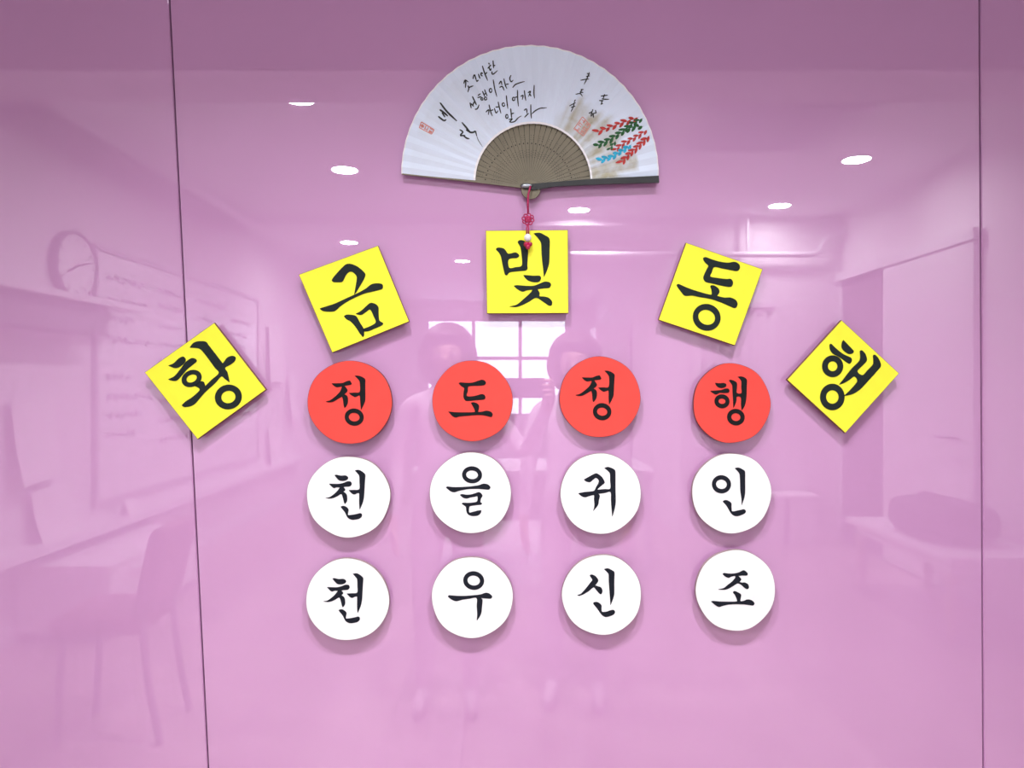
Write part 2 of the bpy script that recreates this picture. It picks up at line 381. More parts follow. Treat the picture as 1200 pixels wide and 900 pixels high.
G = {
 'hwang': (190, 390, 9.0,
   [[(68,345),(120,325),(180,270),(225,253),(250,285),(230,325),(180,362),(130,370)],
    [(68,490),(130,460),(190,390),(250,310),(310,270),(350,275),(365,300),(320,340),(260,390),(200,460),(150,505),(90,500)],
    [(210,765),(250,725),(320,680),(400,600),(345,560),(400,515),(440,520),(455,565),(520,500),(600,425),(560,370),(480,260),(420,185),(380,162),(295,155),(330,110),(380,92),(460,95),(490,130),(560,220),(640,325),(660,300),(690,262),(740,245),(775,260),(765,300),(720,335),(665,370),(690,420),(712,520),(670,490),(625,460),(560,530),(450,630),(360,735),(310,770),(240,782)]],
   [(313,482,108,85,59,41,-25), (700,677,141,128,77,67,-12)]),
 'geum': (370, 300, 9.0,
   [[(172,255),(210,200),(280,125),(325,88),(380,88),(450,120),(520,185),(515,230),(470,310),(425,385),(408,405),(425,310),(435,220),(400,175),(360,165),(320,200),(290,260),(270,275),(195,275)],
    [(45,555),(90,540),(200,505),(330,445),(440,395),(530,345),(590,300),(660,290),(700,300),(708,330),(695,350),(620,370),(500,400),(350,470),(260,530),(200,580),(130,585),(75,578)],
    [(300,635),(330,620),(400,625),(430,640),(470,710),(505,770),(510,830),(500,852),(470,820),(420,745),(370,690),(325,665)],
    [(425,610),(480,580),(540,525),(580,497),(630,508),(660,540),(662,600),(670,680),(710,710),(690,735),(620,765),(560,790),(505,795),(505,770),(580,740),(635,700),(615,640),(575,565),(530,590),(480,620)]], []),
 'bit': (570, 265, 9.0,
   [[(103,245),(125,228),(185,240),(225,290),(260,290),(310,280),(345,310),(320,335),(235,350),(240,440),(310,435),(375,415),(372,300),(360,220),(333,170),(355,150),(400,160),(425,200),(438,270),(430,410),(432,450),(410,468),(330,475),(245,487),(215,518),(195,505),(175,420),(155,320),(130,275)],
    [(500,78),(560,72),(610,95),(663,135),(665,250),(660,390),(640,460),(607,535),(600,450),(590,370),(583,280),(578,180),(545,125)],
    [(392,518),(430,520),(500,525),(560,525),(575,550),(555,585),(500,590),(440,572),(410,545)],
    [(290,630),(330,625),(420,632),(500,630),(570,605),(620,587),(665,595),(680,620),(660,650),(600,655),(535,665),(560,705),(560,740),(610,745),(660,760),(692,800),(685,835),(655,835),(590,790),(525,755),(450,795),(370,835),(310,852),(245,848),(320,830),(400,765),(470,700),(490,670),(430,675),(380,690),(330,665)]], []),
 'dong': (780, 290, 8.18,
   [[(360,105),(385,95),(440,115),(520,138),(600,148),(660,140),(700,160),(710,195),(685,225),(620,215),(540,200),(465,188),(440,240),(428,280),(500,295),(580,305),(625,305),(645,340),(625,375),(560,370),(450,345),(385,330),(362,295),(375,250),(400,200),(410,175),(375,140)],
    [(107,365),(125,352),(200,385),(300,420),(435,455),(440,410),(430,370),(460,365),(500,390),(515,425),(490,465),(560,482),(620,482),(670,505),(688,545),(665,580),(620,565),(540,530),(440,495),(330,475),(250,460),(185,462),(145,420)]],
   [(393,670,133,126,84,71,25)]),
 'haeng': (950, 390, 9.0,
   [[(330,100),(345,78),(375,110),(450,190),(440,215),(400,222),(350,190),(325,150)],
    [(198,130),(215,118),(270,170),(340,225),(420,262),(432,290),(410,325),(370,305),(300,255),(235,220),(205,180)],
    [(518,195),(540,188),(575,225),(590,290),(550,340),(490,405),(545,448),(600,395),(655,335),(660,290),(658,240),(680,235),(715,275),(738,345),(700,400),(610,500),(520,595),(440,645),(350,665),(400,620),(490,515),(460,460),(400,500),(345,530),(300,545),(345,490),(430,380),(515,290)]],
   [(230,353,110,113,52,54,0), (227,677,128,138,68,73,0)]),
 'jeong_a': (375, 430, 12.5, JEONG, [(502,735,137,123,82,66,8)]),
 'do': (518, 432, 12.5,
   [[(248,215),(270,203),(350,210),(440,208),(530,180),(580,165),(620,175),(642,210),(615,240),(540,248),(390,258),(375,330),(362,400),(440,408),(520,392),(575,375),(615,385),(635,425),(610,450),(500,460),(400,470),(345,465),(318,420),(318,350),(328,285),(285,255)],
    [(97,630),(180,640),(330,643),(480,637),(475,590),(450,545),(427,500),(460,495),(510,510),(540,545),(535,600),(530,635),(590,632),(650,618),(710,632),(740,665),(725,705),(690,700),(600,680),(500,678),(350,690),(250,700),(200,713),(150,690)]], []),
 'jeong_b': (668, 428, 12.5, JEONG2, [(470,680,132,123,78,62,8)]),
 'haeng_r': (824, 434, 12.5,
   [[(178,185),(240,192),(300,188),(335,205),(325,240),(270,258),(220,245),(190,215)],
    [(105,303),(180,298),(260,290),(320,270),(365,270),(382,300),(365,325),(300,330),(240,328),(190,352),(150,335)],
    [(378,150),(400,140),(450,155),(490,185),(492,250),(490,330),(560,335),(560,250),(560,160),(535,120),(508,97),(560,92),(610,110),(638,145),(635,250),(630,400),(605,520),(565,582),(555,500),(552,395),(490,385),(485,440),(465,500),(443,545),(440,450),(432,330),(428,230),(410,190)]],
   [(275,453,108,99,54,42,8), (478,685,127,118,69,60,10)]),
 'cheon_a': (376, 544, 14.0625, CHEON, []),
 'eul': (518, 540, 14.0625,
   [[(68,438),(90,425),(200,435),(340,432),(480,422),(600,405),(680,380),(750,390),(795,432),(775,470),(720,470),(600,460),(450,462),(330,480),(250,500),(200,515),(140,498)],
    [(298,562),(330,550),(400,560),(480,555),(550,535),(605,518),(640,535),(665,575),(640,620),(632,680),(657,700),(640,720),(560,728),(490,738),(450,755),(448,850),(520,840),(590,822),(645,815),(640,850),(605,890),(560,905),(490,905),(430,880),(405,830),(398,760),(370,735),(325,705),(350,692),(430,695),(510,690),(580,668),(585,585),(540,588),(470,600),(410,617),(350,605)]],
   [(495,230,162,137,100,74,5)]),
 'gwi': (670, 542, 14.0625,
   [[(203,280),(250,255),(330,210),(395,180),(440,195),(500,245),(540,325),(510,360),(450,410),(415,450),(540,440),(635,430),(635,300),(630,180),(590,130),(540,92),(590,75),(650,90),(705,120),(718,160),(718,400),(722,650),(700,780),(668,888),(660,780),(648,620),(640,485),(540,500),(435,512),(460,550),(445,620),(430,700),(355,795),(375,710),(368,600),(365,535),(280,552),(220,570),(160,550),(110,508),(200,490),(300,480),(370,465),(400,410),(440,340),(445,290),(400,250),(350,280),(300,320),(240,310)]], []),
 'in': (826, 542, 14.0625,
   [[(495,95),(550,85),(610,110),(658,150),(660,300),(660,480),(645,580),(605,700),(605,600),(585,460),(580,300),(572,190),(540,140)],
    [(295,640),(330,622),(380,630),(432,670),(435,740),(450,805),(530,795),(600,780),(645,772),(672,800),(655,835),(600,862),(530,882),(470,868),(425,825),(390,765),(350,700)]],
   [(272,358,155,147,92,80,10)]),
 'cheon_b': (372, 664, 14.0625, CHEON2, []),
 'u': (518, 664, 14.0625,
   [[(97,490),(120,472),(250,482),(400,482),(540,470),(640,458),(720,432),(780,445),(825,490),(805,522),(750,522),(630,512),(665,545),(658,650),(640,780),(575,885),(582,790),(575,650),(570,515),(450,525),(340,540),(240,565),(170,545)]],
   [(522,228,170,150,106,84,8)]),
 'sin': (670, 660, 14.0625,
   [[(300,200),(330,188),(390,215),(435,280),(410,330),(380,365),(430,380),(480,400),(503,450),(490,500),(460,500),(410,445),(360,395),(280,455),(180,515),(120,533),(95,522),(150,505),(230,420),(300,330),(340,275),(320,235)],
    [(535,98),(590,85),(650,110),(700,150),(698,300),(698,500),(680,580),(640,685),(635,600),(625,470),(612,300),(608,180),(575,135)],
    [(355,655),(400,638),(450,655),(488,695),(488,750),(498,800),(570,800),(630,780),(685,770),(710,800),(690,840),(630,868),(560,882),(510,860),(470,815),(420,745),(380,695)]], []),
 'jo': (826, 660, 14.0625,
   [[(293,178),(315,162),(400,172),(480,170),(560,152),(635,118),(680,140),(703,175),(685,200),(610,200),(545,208),(580,240),(595,270),(565,310),(610,320),(660,320),(710,350),(722,400),(695,423),(650,400),(600,355),(540,330),(460,375),(390,415),(320,435),(220,430),(310,410),(380,355),(450,300),(500,240),(495,208),(430,220),(390,237),(335,215)],
    [(103,630),(130,622),(250,632),(400,635),(525,630),(525,590),(495,520),(465,480),(490,460),(540,480),(592,515),(588,570),(585,625),(640,620),(700,598),(770,612),(812,655),(795,692),(740,688),(640,675),(500,672),(380,680),(290,700),(230,717),(170,685)]], []),
}
STAND = 0.020                                    # how far the front of a card stands off the glass

def lettering(key, root, base, inkm, edge=0.45):
    ox, oy, sc, cons, rings = G[key]
    conv = lambda p: pxw(ox + p[0] / sc, oy + p[1] / sc, STAND) - base
    shapes = [[smooth_loop(c)] for c in cons]
    for (cx, cy, rx, ry, ix, iy, tl) in rings:
        shapes.append([ell(cx, cy, rx, ry, tl), ell(cx, cy, ix, iy, tl)])
    V, F, FM = [], [], []
    s = CAM_D / FOC
    for loops in shapes:
        poly = [[conv(p) for p in lp] for lp in loops]
        flat = [v for lp in poly for v in lp]
        b0 = len(V)
        V += [v + Vector((0, -0.0004, 0)) for v in flat]
        for t in tessellate_polygon([[Vector((v.x, v.z, 0)) for v in lp] for lp in poly]):
            F.append(tuple(b0 + i for i in t)); FM.append(0)
        for lp in poly:                           # dark line round the stroke
            n = len(lp); b1 = len(V)
            for i in range(n):
                d = lp[(i + 1) % n] - lp[i - 1]
                nn = Vector((-d.z, 0, d.x))
                if nn.length > 1e-9: nn.normalize()
                V += [lp[i] + nn * edge * s * 0.5 + Vector((0, -0.0006, 0)), lp[i] - nn * edge * s * 0.5 + Vector((0, -0.0006, 0))]
            for i in range(n):
                j = (i + 1) % n
                F.append((b1 + 2*i, b1 + 2*j, b1 + 2*j + 1, b1 + 2*i + 1)); FM.append(1)
    o = mesh_obj('lettering', V, F, [inkm, M['black']], root, False, FM)
    bm = bmesh.new(); bm.from_mesh(o.data)
    for f in bm.faces:
        f.normal_update()
        if f.normal.y > 0: f.normal_flip()
    bm.to_mesh(o.data); bm.free()

def slab(name, outline, y0, y1, m, root, side=None):
    """outline: world (x, z) pairs relative to root; y0 front, y1 back"""
    n = len(outline)
    V = [(x, y0, z) for x, z in outline] + [(x, y1, z) for x, z in outline]
    F = [tuple(range(n)), tuple(range(2 * n - 1, n - 1, -1))] + [(i, n + i, n + (i + 1) % n, (i + 1) % n) for i in range(n)]
    bm = bmesh.new(); vs = [bm.verts.new(v) for v in V]
    for f in F: bm.faces.new([vs[i] for i in f])
    return bm_obj(name, bm, m, root)

def card(key, outline_px, centre_px, name, label, cat, group, face, board, inkm):
    base = pxw(centre_px[0], centre_px[1], STAND); base.y = 0
    root = empty(name, base); setp(root, label, cat, group)
    loc = [pxw(px, py, STAND) - base for px, py in outline_px]
    out = [(v.x, v.z) for v in loc]
    slab('paper_face', out, -STAND, -STAND + 0.0006, face, root)
    ins = [(x * 1.010, z * 1.010) for x, z in out]
    slab('board', ins, -STAND + 0.0006, -0.0125, board, root)
    pad = [(x * 0.55, z * 0.55) for x, z in out]
    slab('mounting_pad', pad, -0.0125, 0.0, M['foam'], root)
    lettering(key, root, base, inkm)

YC = 'yellow square syllable cards in an arc'
for key, q, lb in (
    ('hwang', [(170,436.5),(250.8,378.8),(311,456.5),(231.5,514.2)], 'yellow square card with black syllable hwang 황, tilted steeply, overlapping the dark panel joint'),
    ('geum', [(350.6,322),(442.7,288.3),(479,376.5),(389.5,412.8)], 'tilted yellow square card with black syllable geum 금 above the first red disc'),
    ('bit', [(569.6,270.6),(665.2,269.8),(665.8,366.6),(571,367)], 'upright yellow square card with black syllable bit 빛 under the paper fan'),
    ('dong', [(804.3,284.8),(893.2,315.7),(861,404.4),(772.3,374.5)], 'tilted yellow square card with black syllable dong 동 above the red discs'),
    ('haeng', [(986.3,375.8),(1053.2,437.6),(990.7,507),(923,445)], 'yellow square card turned to a diamond with black syllable haeng 행')):
    cx = sum(p[0] for p in q) / 4; cy = sum(p[1] for p in q) / 4
    card(key, q, (cx, cy), 'square_card', lb, 'card', YC, M['yellow'], M['hardboard'], M['ink'])

random.seed(7)
def disc_outline(cx, cy, rx, ry):
    a1, a2, p1, p2 = random.uniform(.2, .5), random.uniform(.15, .35), random.uniform(0, 6), random.uniform(0, 6)
    out = []
    for k in range(72):
        t = 2 * PI * k / 72
        d = a1 * math.sin(3 * t + p1) + a2 * math.sin(7 * t + p2)
        out.append((cx + (rx + d) * math.cos(t), cy + (ry + d) * math.sin(t)))
    return out
for key, c, lb, face, board, inkm, grp in (
    ('jeong_a', (410,471.3,49.2,48.4), 'red round card with black syllable jeong 정 directly above the white disc reading cheon 천', 'red', 'redboard', 'inkr', 'red round syllable cards in a row'),
    ('do', (553.6,470,46.8,47), 'red round card with black syllable do 도', 'red', 'redboard', 'inkr', 'red round syllable cards in a row'),
    ('jeong_b', (703,465.3,47,47), 'red round card with black syllable jeong 정 directly above the white disc reading gwi 귀', 'red', 'redboard', 'inkr', 'red round syllable cards in a row'),
    ('haeng_r', (857.5,472.6,44.8,46.4), 'red round card with black syllable haeng 행', 'red', 'redboard', 'inkr', 'red round syllable cards in a row'),
    ('cheon_a', (408.4,582.2,48.6,47.2), 'white round card with black syllable cheon 천 directly below a red disc', 'white', 'greyboard', 'inkb', 'white round syllable cards below the red row'),
    ('eul', (551.5,577.7,47.4,47.1), 'white round card with black syllable eul 을', 'white', 'greyboard', 'inkb', 'white round syllable cards below the red row'),
    ('gwi', (703.8,578.5,46.9,47), 'white round card with black syllable gwi 귀', 'white', 'greyboard', 'inkb', 'white round syllable cards below the red row'),
    ('in', (857.6,578.1,46.2,46.6), 'white round card with black syllable in 인', 'white', 'greyboard', 'inkb', 'white round syllable cards below the red row'),
    ('cheon_b', (407.2,702.7,48.5,47.7), 'white round card with black syllable cheon 천 in the lowest row, below another white disc', 'white', 'greyboard', 'inkb', 'white round syllable cards in the lowest row'),
    ('u', (553.2,700.2,47.3,47.2), 'white round card with black syllable u 우', 'white', 'greyboard', 'inkb', 'white round syllable cards in the lowest row'),
    ('sin', (705.3,697.2,46.2,46.6), 'white round card with black syllable sin 신', 'white', 'greyboard', 'inkb', 'white round syllable cards in the lowest row'),
    ('jo', (862,691.8,46.3,47.2), 'white round card with black syllable jo 조', 'white', 'greyboard', 'inkb', 'white round syllable cards in the lowest row')):
    card(key, disc_outline(*c), c[:2], 'round_card', lb, 'card', grp, M[face], M[board], M[inkm])

# ------------------------------------------------------------------ the paper fan
FOFF = 0.014                                     # mean stand-off of the leaf from the glass
PIV = (619.5, 219.0)
fan_base = pxw(*PIV, FOFF); fan_base.y = 0
fan = empty('folding_fan', fan_base)
setp(fan, 'open white paper folding fan with brush calligraphy, painted sprays and a red knotted cord', 'fan')
OC, ORAD, IC, IRAD = (621.0, 205.0), (150.5, 152.0), (624.5, 212.0), (68.3, 68.0)
A0, A1 = 179.4, -0.6                             # from the left edge to the right edge, degrees
NF = 31
def fan_pt(u, v):
    """u 0..1 along the arc from left to right, v 0 inner rim .. 1 outer rim, in sheet pixels"""
    a = R(A0 + (A1 - A0) * u)
    ix, iy = IC[0] + IRAD[0] * math.cos(a), IC[1] - IRAD[1] * math.sin(a)
    ox, oy = OC[0] + ORAD[0] * math.cos(a), OC[1] - ORAD[1] * math.sin(a)
    return (ix + (ox - ix) * v, iy + (oy - iy) * v)
def fan_uv(px, py):
    u = 0.5; v = 0.5
    for _ in range(12):
        cx = IC[0] + (OC[0] - IC[0]) * v; cy = IC[1] + (OC[1] - IC[1]) * v
        a = math.degrees(math.atan2(cy - py, px - cx))
        if a < -90: a += 360
        u = (a - A0) / (A1 - A0)
        ix, iy = fan_pt(u, 0); ox, oy = fan_pt(u, 1)
        L2 = (ox - ix) ** 2 + (oy - iy) ** 2
        v = ((px - ix) * (ox - ix) + (py - iy) * (oy - iy)) / L2
    return u, v
def pleat(u, v):
    t = u * NF; f = t - math.floor(t)
    tri = 1 - abs(2 * f - 1)                     # 0..1..0
    amp = 0.0011 + 0.0013 * v
    return FOFF + amp * (tri - 0.5) + 0.0012 * math.sin(u * 9.0) * v
def fan_w(px, py, lift=0.0):
    u, v = fan_uv(px, py)
    h = pleat(u, v) + lift
    p = pxw(px, py, FOFF); p.y = -h
    return p - fan_base
# leaf
V, F, ST = [], [], []
NV = 22
NU = NF * 2
rnd = random.Random(3)
streak = [rnd.random() for _ in range(NU * 2 + 2)]
for i in range(NU + 1):
    u = i / NU
    for j in range(NV + 1):
        v = j / NV
        px, py = fan_pt(u, v)
        if j == NV: px += 0.25 * (-1) ** i * 0.6
        p = pxw(px, py, FOFF); p.y = -pleat(u, v)
        V.append(p - fan_base)
        deg = A0 + (A1 - A0) * u
        s = 0.0
        if deg < 72:
            reach = 0.42 + 0.25 * streak[i] - 0.2 * (deg > 60)
            s = max(0.0, min(1.0, (reach - v) / 0.14)) * (0.35 + 0.65 * streak[i + 20]) * min(1, (72 - deg) / 14)
        if 3.5 < deg < 12 and v < 0.72: s = max(s, 0.8)
        if deg > 120: s = max(s, 0.12 * streak[i] * (v < 0.9))
        ST.append(s)
for i in range(NU):
    for j in range(NV):
        a = i * (NV + 1) + j
        F.append((a, a + 1, a + NV + 2, a + NV + 1))
lm = bpy.data.materials.new('fan_paper'); lm.use_nodes = True
nt = lm.node_tree; b = nt.nodes['Principled BSDF']; b.inputs['Roughness'].default_value = 0.8; b.inputs['Specular IOR Level'].default_value = 0.2
at = nt.nodes.new('ShaderNodeAttribute'); at.attribute_name = 'stain'
mx = nt.nodes.new('ShaderNodeMixRGB'); nz = nt.nodes.new('ShaderNodeTexNoise'); nz.inputs['Scale'].default_value = 70
tc = nt.nodes.new('ShaderNodeTexCoord'); nt.links.new(tc.outputs['Object'], nz.inputs['Vector'])
ml = nt.nodes.new('ShaderNodeMath'); ml.operation = 'MULTIPLY'
mr = nt.nodes.new('ShaderNodeMapRange'); mr.inputs['From Min'].default_value = 0.3; mr.inputs['From Max'].default_value = 0.65
mr.inputs['To Min'].default_value = 0.55; nt.links.new(nz.outputs['Fac'], mr.inputs['Value']); nt.links.new(mr.outputs['Result'], ml.inputs[0]); nt.links.new(at.outputs['Fac'], ml.inputs[1])
mx.inputs['Color1'].default_value = (0.76, 0.84, 0.97, 1); mx.inputs['Color2'].default_value = (0.42, 0.38, 0.25, 1)
nt.links.new(ml.outputs['Value'], mx.inputs['Fac']); nt.links.new(mx.outputs['Color'], b.inputs['Base Color'])
leaf = mesh_obj('paper_leaf', V, F, lm, fan)
att = leaf.data.attributes.new('stain', 'FLOAT', 'POINT')
for i, s in enumerate(ST): att.data[i].value = s
sol = leaf.modifiers.new('thickness', 'SOLIDIFY'); sol.thickness = 0.0003; sol.offset = 1.0
# white rim edging along the outer arc
M['rimpaper'] = mat('white_fan_edge', (0.90, 0.88, 0.90), 0.7, var=0.03, scale=100)
V, F = [], []
for i in range(NU * 2 + 1):
    u = i / (NU * 2)
    for v in (0.988, 1.004):
        px, py = fan_pt(u, v); p = pxw(px, py, FOFF); p.y = -pleat(u, v) - 0.0005; V.append(p - fan_base)
for i in range(NU * 2): F.append((2*i, 2*i+1, 2*i+3, 2*i+2))
mesh_obj('edge_binding', V, F, M['rimpaper'], leaf)
V, F = [], []
for i in range(NU * 2 + 1):
    u = i / (NU * 2)
    for v in (-0.012, 0.016):
        px, py = fan_pt(u, v); p = pxw(px, py, FOFF); p.y = -pleat(u, v) - 0.0006; V.append(p - fan_base)
for i in range(NU * 2): F.append((2*i, 2*i+1, 2*i+3, 2*i+2))
mesh_obj('edge_binding', V, F, M['rimpaper'], leaf)

# ribs
NR = 31
def rib_obj(u, k):
    ex, ey = fan_pt(u, 0.05)
    d = Vector((ex - PIV[0], ey - PIV[1])); L = d.length; d.normalize(); n = Vector((-d.y, d.x))
    prof = [(-9.0, 2.0), (0, 2.2), (20, 2.3), (42, 2.9), (58, 3.3), (L, 3.7)]
    dark = 1.25  # strip width of the shade painted where the ribs overlap
    V, F, FM = [], [], []
    h = FOFF - 0.0038 + 0.00005 * (NR - k)
    for (s, w) in prof:
        c = Vector(PIV) + d * s
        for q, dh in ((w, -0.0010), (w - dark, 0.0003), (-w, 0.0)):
            p = pxw(c.x + n.x * q, c.y + n.y * q, FOFF); p.y = -(h + dh); V.append(p - fan_base)
    m = len(prof)
    for i in range(m - 1):
        a = i * 3
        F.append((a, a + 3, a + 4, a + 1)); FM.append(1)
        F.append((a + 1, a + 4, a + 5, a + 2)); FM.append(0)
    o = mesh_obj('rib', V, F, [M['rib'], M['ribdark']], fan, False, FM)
    so = o.modifiers.new('thickness', 'SOLIDIFY'); so.thickness = 0.0006; so.offset = 0
    return h
dots_V, dots_F = [], []
def dot(px, py, r, h):
    b0 = len(dots_V)
    for q in range(6):
        p = pxw(px + r * math.cos(q * PI / 3), py + r * math.sin(q * PI / 3), FOFF); p.y = -h; dots_V.append(p - fan_base)
    dots_F.append(tuple(b0 + q for q in range(6)))
for k in range(NR):
    u = 0.016 + 0.968 * k / (NR - 1)
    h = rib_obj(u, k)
    def at(s, q=0.0):
        ex, ey = fan_pt(u, 0.05)
        d = Vector((ex - PIV[0], ey - PIV[1])).normalized(); n = Vector((-d.y, d.x))
        return PIV[0] + d.x * s + n.x * q, PIV[1] + d.y * s + n.y * q
    hh = h + 0.0012
    dot(*at(51.5), 0.85, hh)
    if k % 2 == 0:
        for s in (35.5, 38.2, 40.9, 43.6): dot(*at(s, -1.2), 0.42, hh); dot(*at(s, 1.3), 0.42, hh)
    else:
        for s in (36.8, 39.6, 42.4): dot(*at(s, 0.3), 0.42, hh)
        for s in (56.0, 58.5, 61.0): dot(*at(s, -1.4), 0.42, hh); dot(*at(s, 1.6), 0.42, hh)
setp(mesh_obj('piercing', dots_V, dots_F, M['ribdark'], fan), kind='stuff')
# guard stick along the right edge
def flat_poly(name, pts, front, back, m, parent):
    return slab(name, [((pxw(x, y, FOFF) - fan_base).x, (pxw(x, y, FOFF) - fan_base).z) for x, y in pts], -front, -back, m, parent)
flat_poly('guard_stick', [(613,222.0),(616,216.5),(640,214.6),(690,210.6),(771.5,206.6),(772,214.4),(700,216.6),(650,219.0),(625,223.5)], FOFF + 0.0042, FOFF - 0.001, M['guard'], fan)
flat_poly('guard_stick', [(471,203.0),(556,211.2),(612,217.0),(612,220.0),(556,213.2),(471,204.2)], FOFF - 0.001, FOFF - 0.0045, M['rib'], fan)
bm = bmesh.new()
c = pxw(622.0, 222.5, FOFF) - fan_base
lathe(bm, [(0.0170, -FOFF + 0.003), (0.0176, -FOFF + 0.0005), (0.0168, -FOFF - 0.002)], 28, (c.x, 0, c.z), 'Y')
bm_obj('rib_heads', bm, M['rib'], fan)
bm = bmesh.new(); lathe(bm, [(0.0002, -FOFF - 0.0072), (0.0085, -FOFF - 0.0066), (0.0115, -FOFF - 0.0045)], 24, (0, 0, 0), 'Y')
c = pxw(617.2, 218.6, FOFF) - fan_base
for v in bm.verts: v.co = Vector((v.co.x + c.x, v.co.y, v.co.z * 0.42 + c.z))
bm_obj('rivet', bm, M['rivet'], fan, True)

# brush strokes follow the pleats of the leaf
def ribbon(strokes, name, m, parent, lift=0.0006, tip=0.35, leafy=False):
    V, F = [], []
    s = CAM_D / FOC
    for st in strokes:
        pts, w = st[0], st[1]
        pts = [Vector(p) for p in pts]
        # resample smooth
        fine = []
        if len(pts) == 2: fine = [pts[0].lerp(pts[1], k / 6) for k in range(7)]
        else:
            ext = [pts[0] * 2 - pts[1]] + pts + [pts[-1] * 2 - pts[-2]]
            for i in range(1, len(ext) - 2):
                p0, p1, p2, p3 = ext[i-1:i+3]
                for k in range(5):
                    t = k / 5
                    fine.append(0.5 * ((2*p1) + (p2-p0)*t + (2*p0-5*p1+4*p2-p3)*t*t + (3*p1-p0-3*p2+p3)*t**3))
            fine.append(pts[-1])
        n = len(fine); b0 = len(V)
        for i, p in enumerate(fine):
            d = fine[min(i+1, n-1)] - fine[max(i-1, 0)]
            if d.length < 1e-6: d = Vector((1, 0))
            d.normalize(); q = Vector((-d.y, d.x))
            t = i / (n - 1)
            ww = 0.5 * w * (tip + (1 - tip) * min(1, 4 * t + 0.5, 3.0 * (1 - t) + 0.25))
            if leafy and w > 1: ww = 0.5 * w * (0.12 + 0.88 * math.sin(PI * min(1.0, 0.08 + 0.84 * t ** 0.8)))
            ww *= 1.0 if leafy else 1.22
            for sg in (1, -1):
                e = p + q * ww * sg
                V.append(fan_w(e.x, e.y, lift))
        for i in range(n - 1):
            F.append((b0 + 2*i, b0 + 2*i + 1, b0 + 2*i + 3, b0 + 2*i + 2))
    return mesh_obj(name, V, F, m, parent)
def S(ox, oy, sc, lst, w):
    return [([(ox + x / sc, oy + y / sc) for x, y in st], w) for st in lst]
def circ(cx, cy, rx, ry): return [(cx + rx * math.cos(k * PI / 5), cy + ry * math.sin(k * PI / 5)) for k in range(11)]
ink = []
ink += S(540, 65, 20, [[(70,665),(105,590),(180,632)],[(100,575),(118,640),(108,765)],[(165,715),(190,770),(165,865)],[(185,765),(295,712)],
    [(285,555),(300,490),(325,465),(350,540),(375,620)],[(368,618),(418,585)],[(412,435),(440,520),(458,545)],[(470,400),(480,465),(515,480)],[(480,395),(515,430)],
    [(505,245),(560,420),(632,592)],[(572,440),(618,400)],[(650,170),(672,210)],[(632,310),(690,235),(712,222)],[(665,275),(690,350),(715,300)],[(755,118),(770,300)],[(770,240),(808,235)],[(728,370),(745,440),(862,358)]], 1.25)
ink += S(480, 110, 12.86, [[(945,38),(985,120),(1008,170)],[(912,135),(930,222)],[(925,150),(968,195)],[(985,238),(1020,225),(1048,165)],[(955,170),(975,115)]], 1.3)
ink += S(480, 60, 7.5, [[(600,392),(625,372)],[(597,412),(632,398)],circ(636,420,9,11),[(640,352),(662,402)],[(658,338),(682,398)],[(650,385),(672,372)],circ(668,417,11,12),
    circ(712,345,11,17),[(735,250),(748,330),(767,402)],[(785,290),(803,265),(812,300)],[(790,318),(815,312),(832,348)],[(828,240),(842,300),(856,332)],[(845,292),(872,286)],
    [(892,212),(880,240),(893,270),(912,255)],[(905,322),(940,287),(1012,267)],
    [(670,538),(697,515),(692,562)],[(698,470),(712,530),(728,572)],[(715,522),(737,516)],[(745,502),(760,545),(778,522)],[(778,445),(790,500),(803,547)],[(755,492),(790,488)],
    circ(825,470,11,15),[(850,390),(856,450),(864,506)],circ(915,420,11,14),[(948,340),(950,420),(957,487)],[(927,408),(950,402)],[(975,397),(997,390),(990,428)],[(1008,345),(1014,395),(1022,437)],
    [(1040,365),(1062,353),(1045,400)],[(1056,375),(1068,398)],[(1095,298),(1093,370),(1098,416)],
    circ(855,575,10,17),[(888,505),(893,550),(897,592)],[(895,552),(918,545)],[(870,602),(902,596),(880,622),(922,620),(950,590),(982,570)],
    [(1005,522),(1027,510),(1032,550)],[(1010,582),(1047,545)],[(1065,468),(1066,540),(1071,592)],[(1075,552),(1110,520),(1150,503),(1205,497)]], 1.15)
ink += S(480, 60, 7.5, [[(268,455),(330,535),(416,616)],[(265,515),(300,540),(337,572)],[(253,576),(300,612),(323,603)]], 1.7)
ink += S(480, 60, 7.5, [[(285,540),(312,582)],[(440,690),(468,712),(448,742),(490,742)],[(470,738),(500,765),(527,772)],[(497,690),(520,708)]], 1.5)
ink += S(480, 60, 7.5, [[(460,628),(500,675),(530,712),(560,715),(578,706),(590,745)]], 1.7)
ink += S(480, 60, 7.5, [[(588,740),(605,785),(642,842)]], 0.6)
ink += S(660, 75, 10, [[(278,112),(312,125)],[(268,152),(312,140)],[(203,190),(302,178)],[(306,100),(280,170),(245,240)],[(205,307),(238,298)],[(192,332),(236,335)],[(145,355),(200,350),(226,380)],[(218,295),(200,350)],
    [(143,420),(128,447)],[(72,492),(146,455)],[(90,512),(142,495)],[(132,448),(115,510),(90,562)],[(438,382),(522,365)],[(485,358),(465,412)],[(450,412),(538,415)],[(420,432),(472,430)],[(438,472),(466,463)],[(455,425),(448,468)],
    [(298,582),(342,560)],[(348,533),(330,582)],[(378,540),(386,582)],[(318,592),(392,570)],[(350,580),(356,632)],[(318,612),(342,600)]], 1.05)
setp(ribbon(ink, 'brush_calligraphy', M['brush'], fan), kind='stuff')
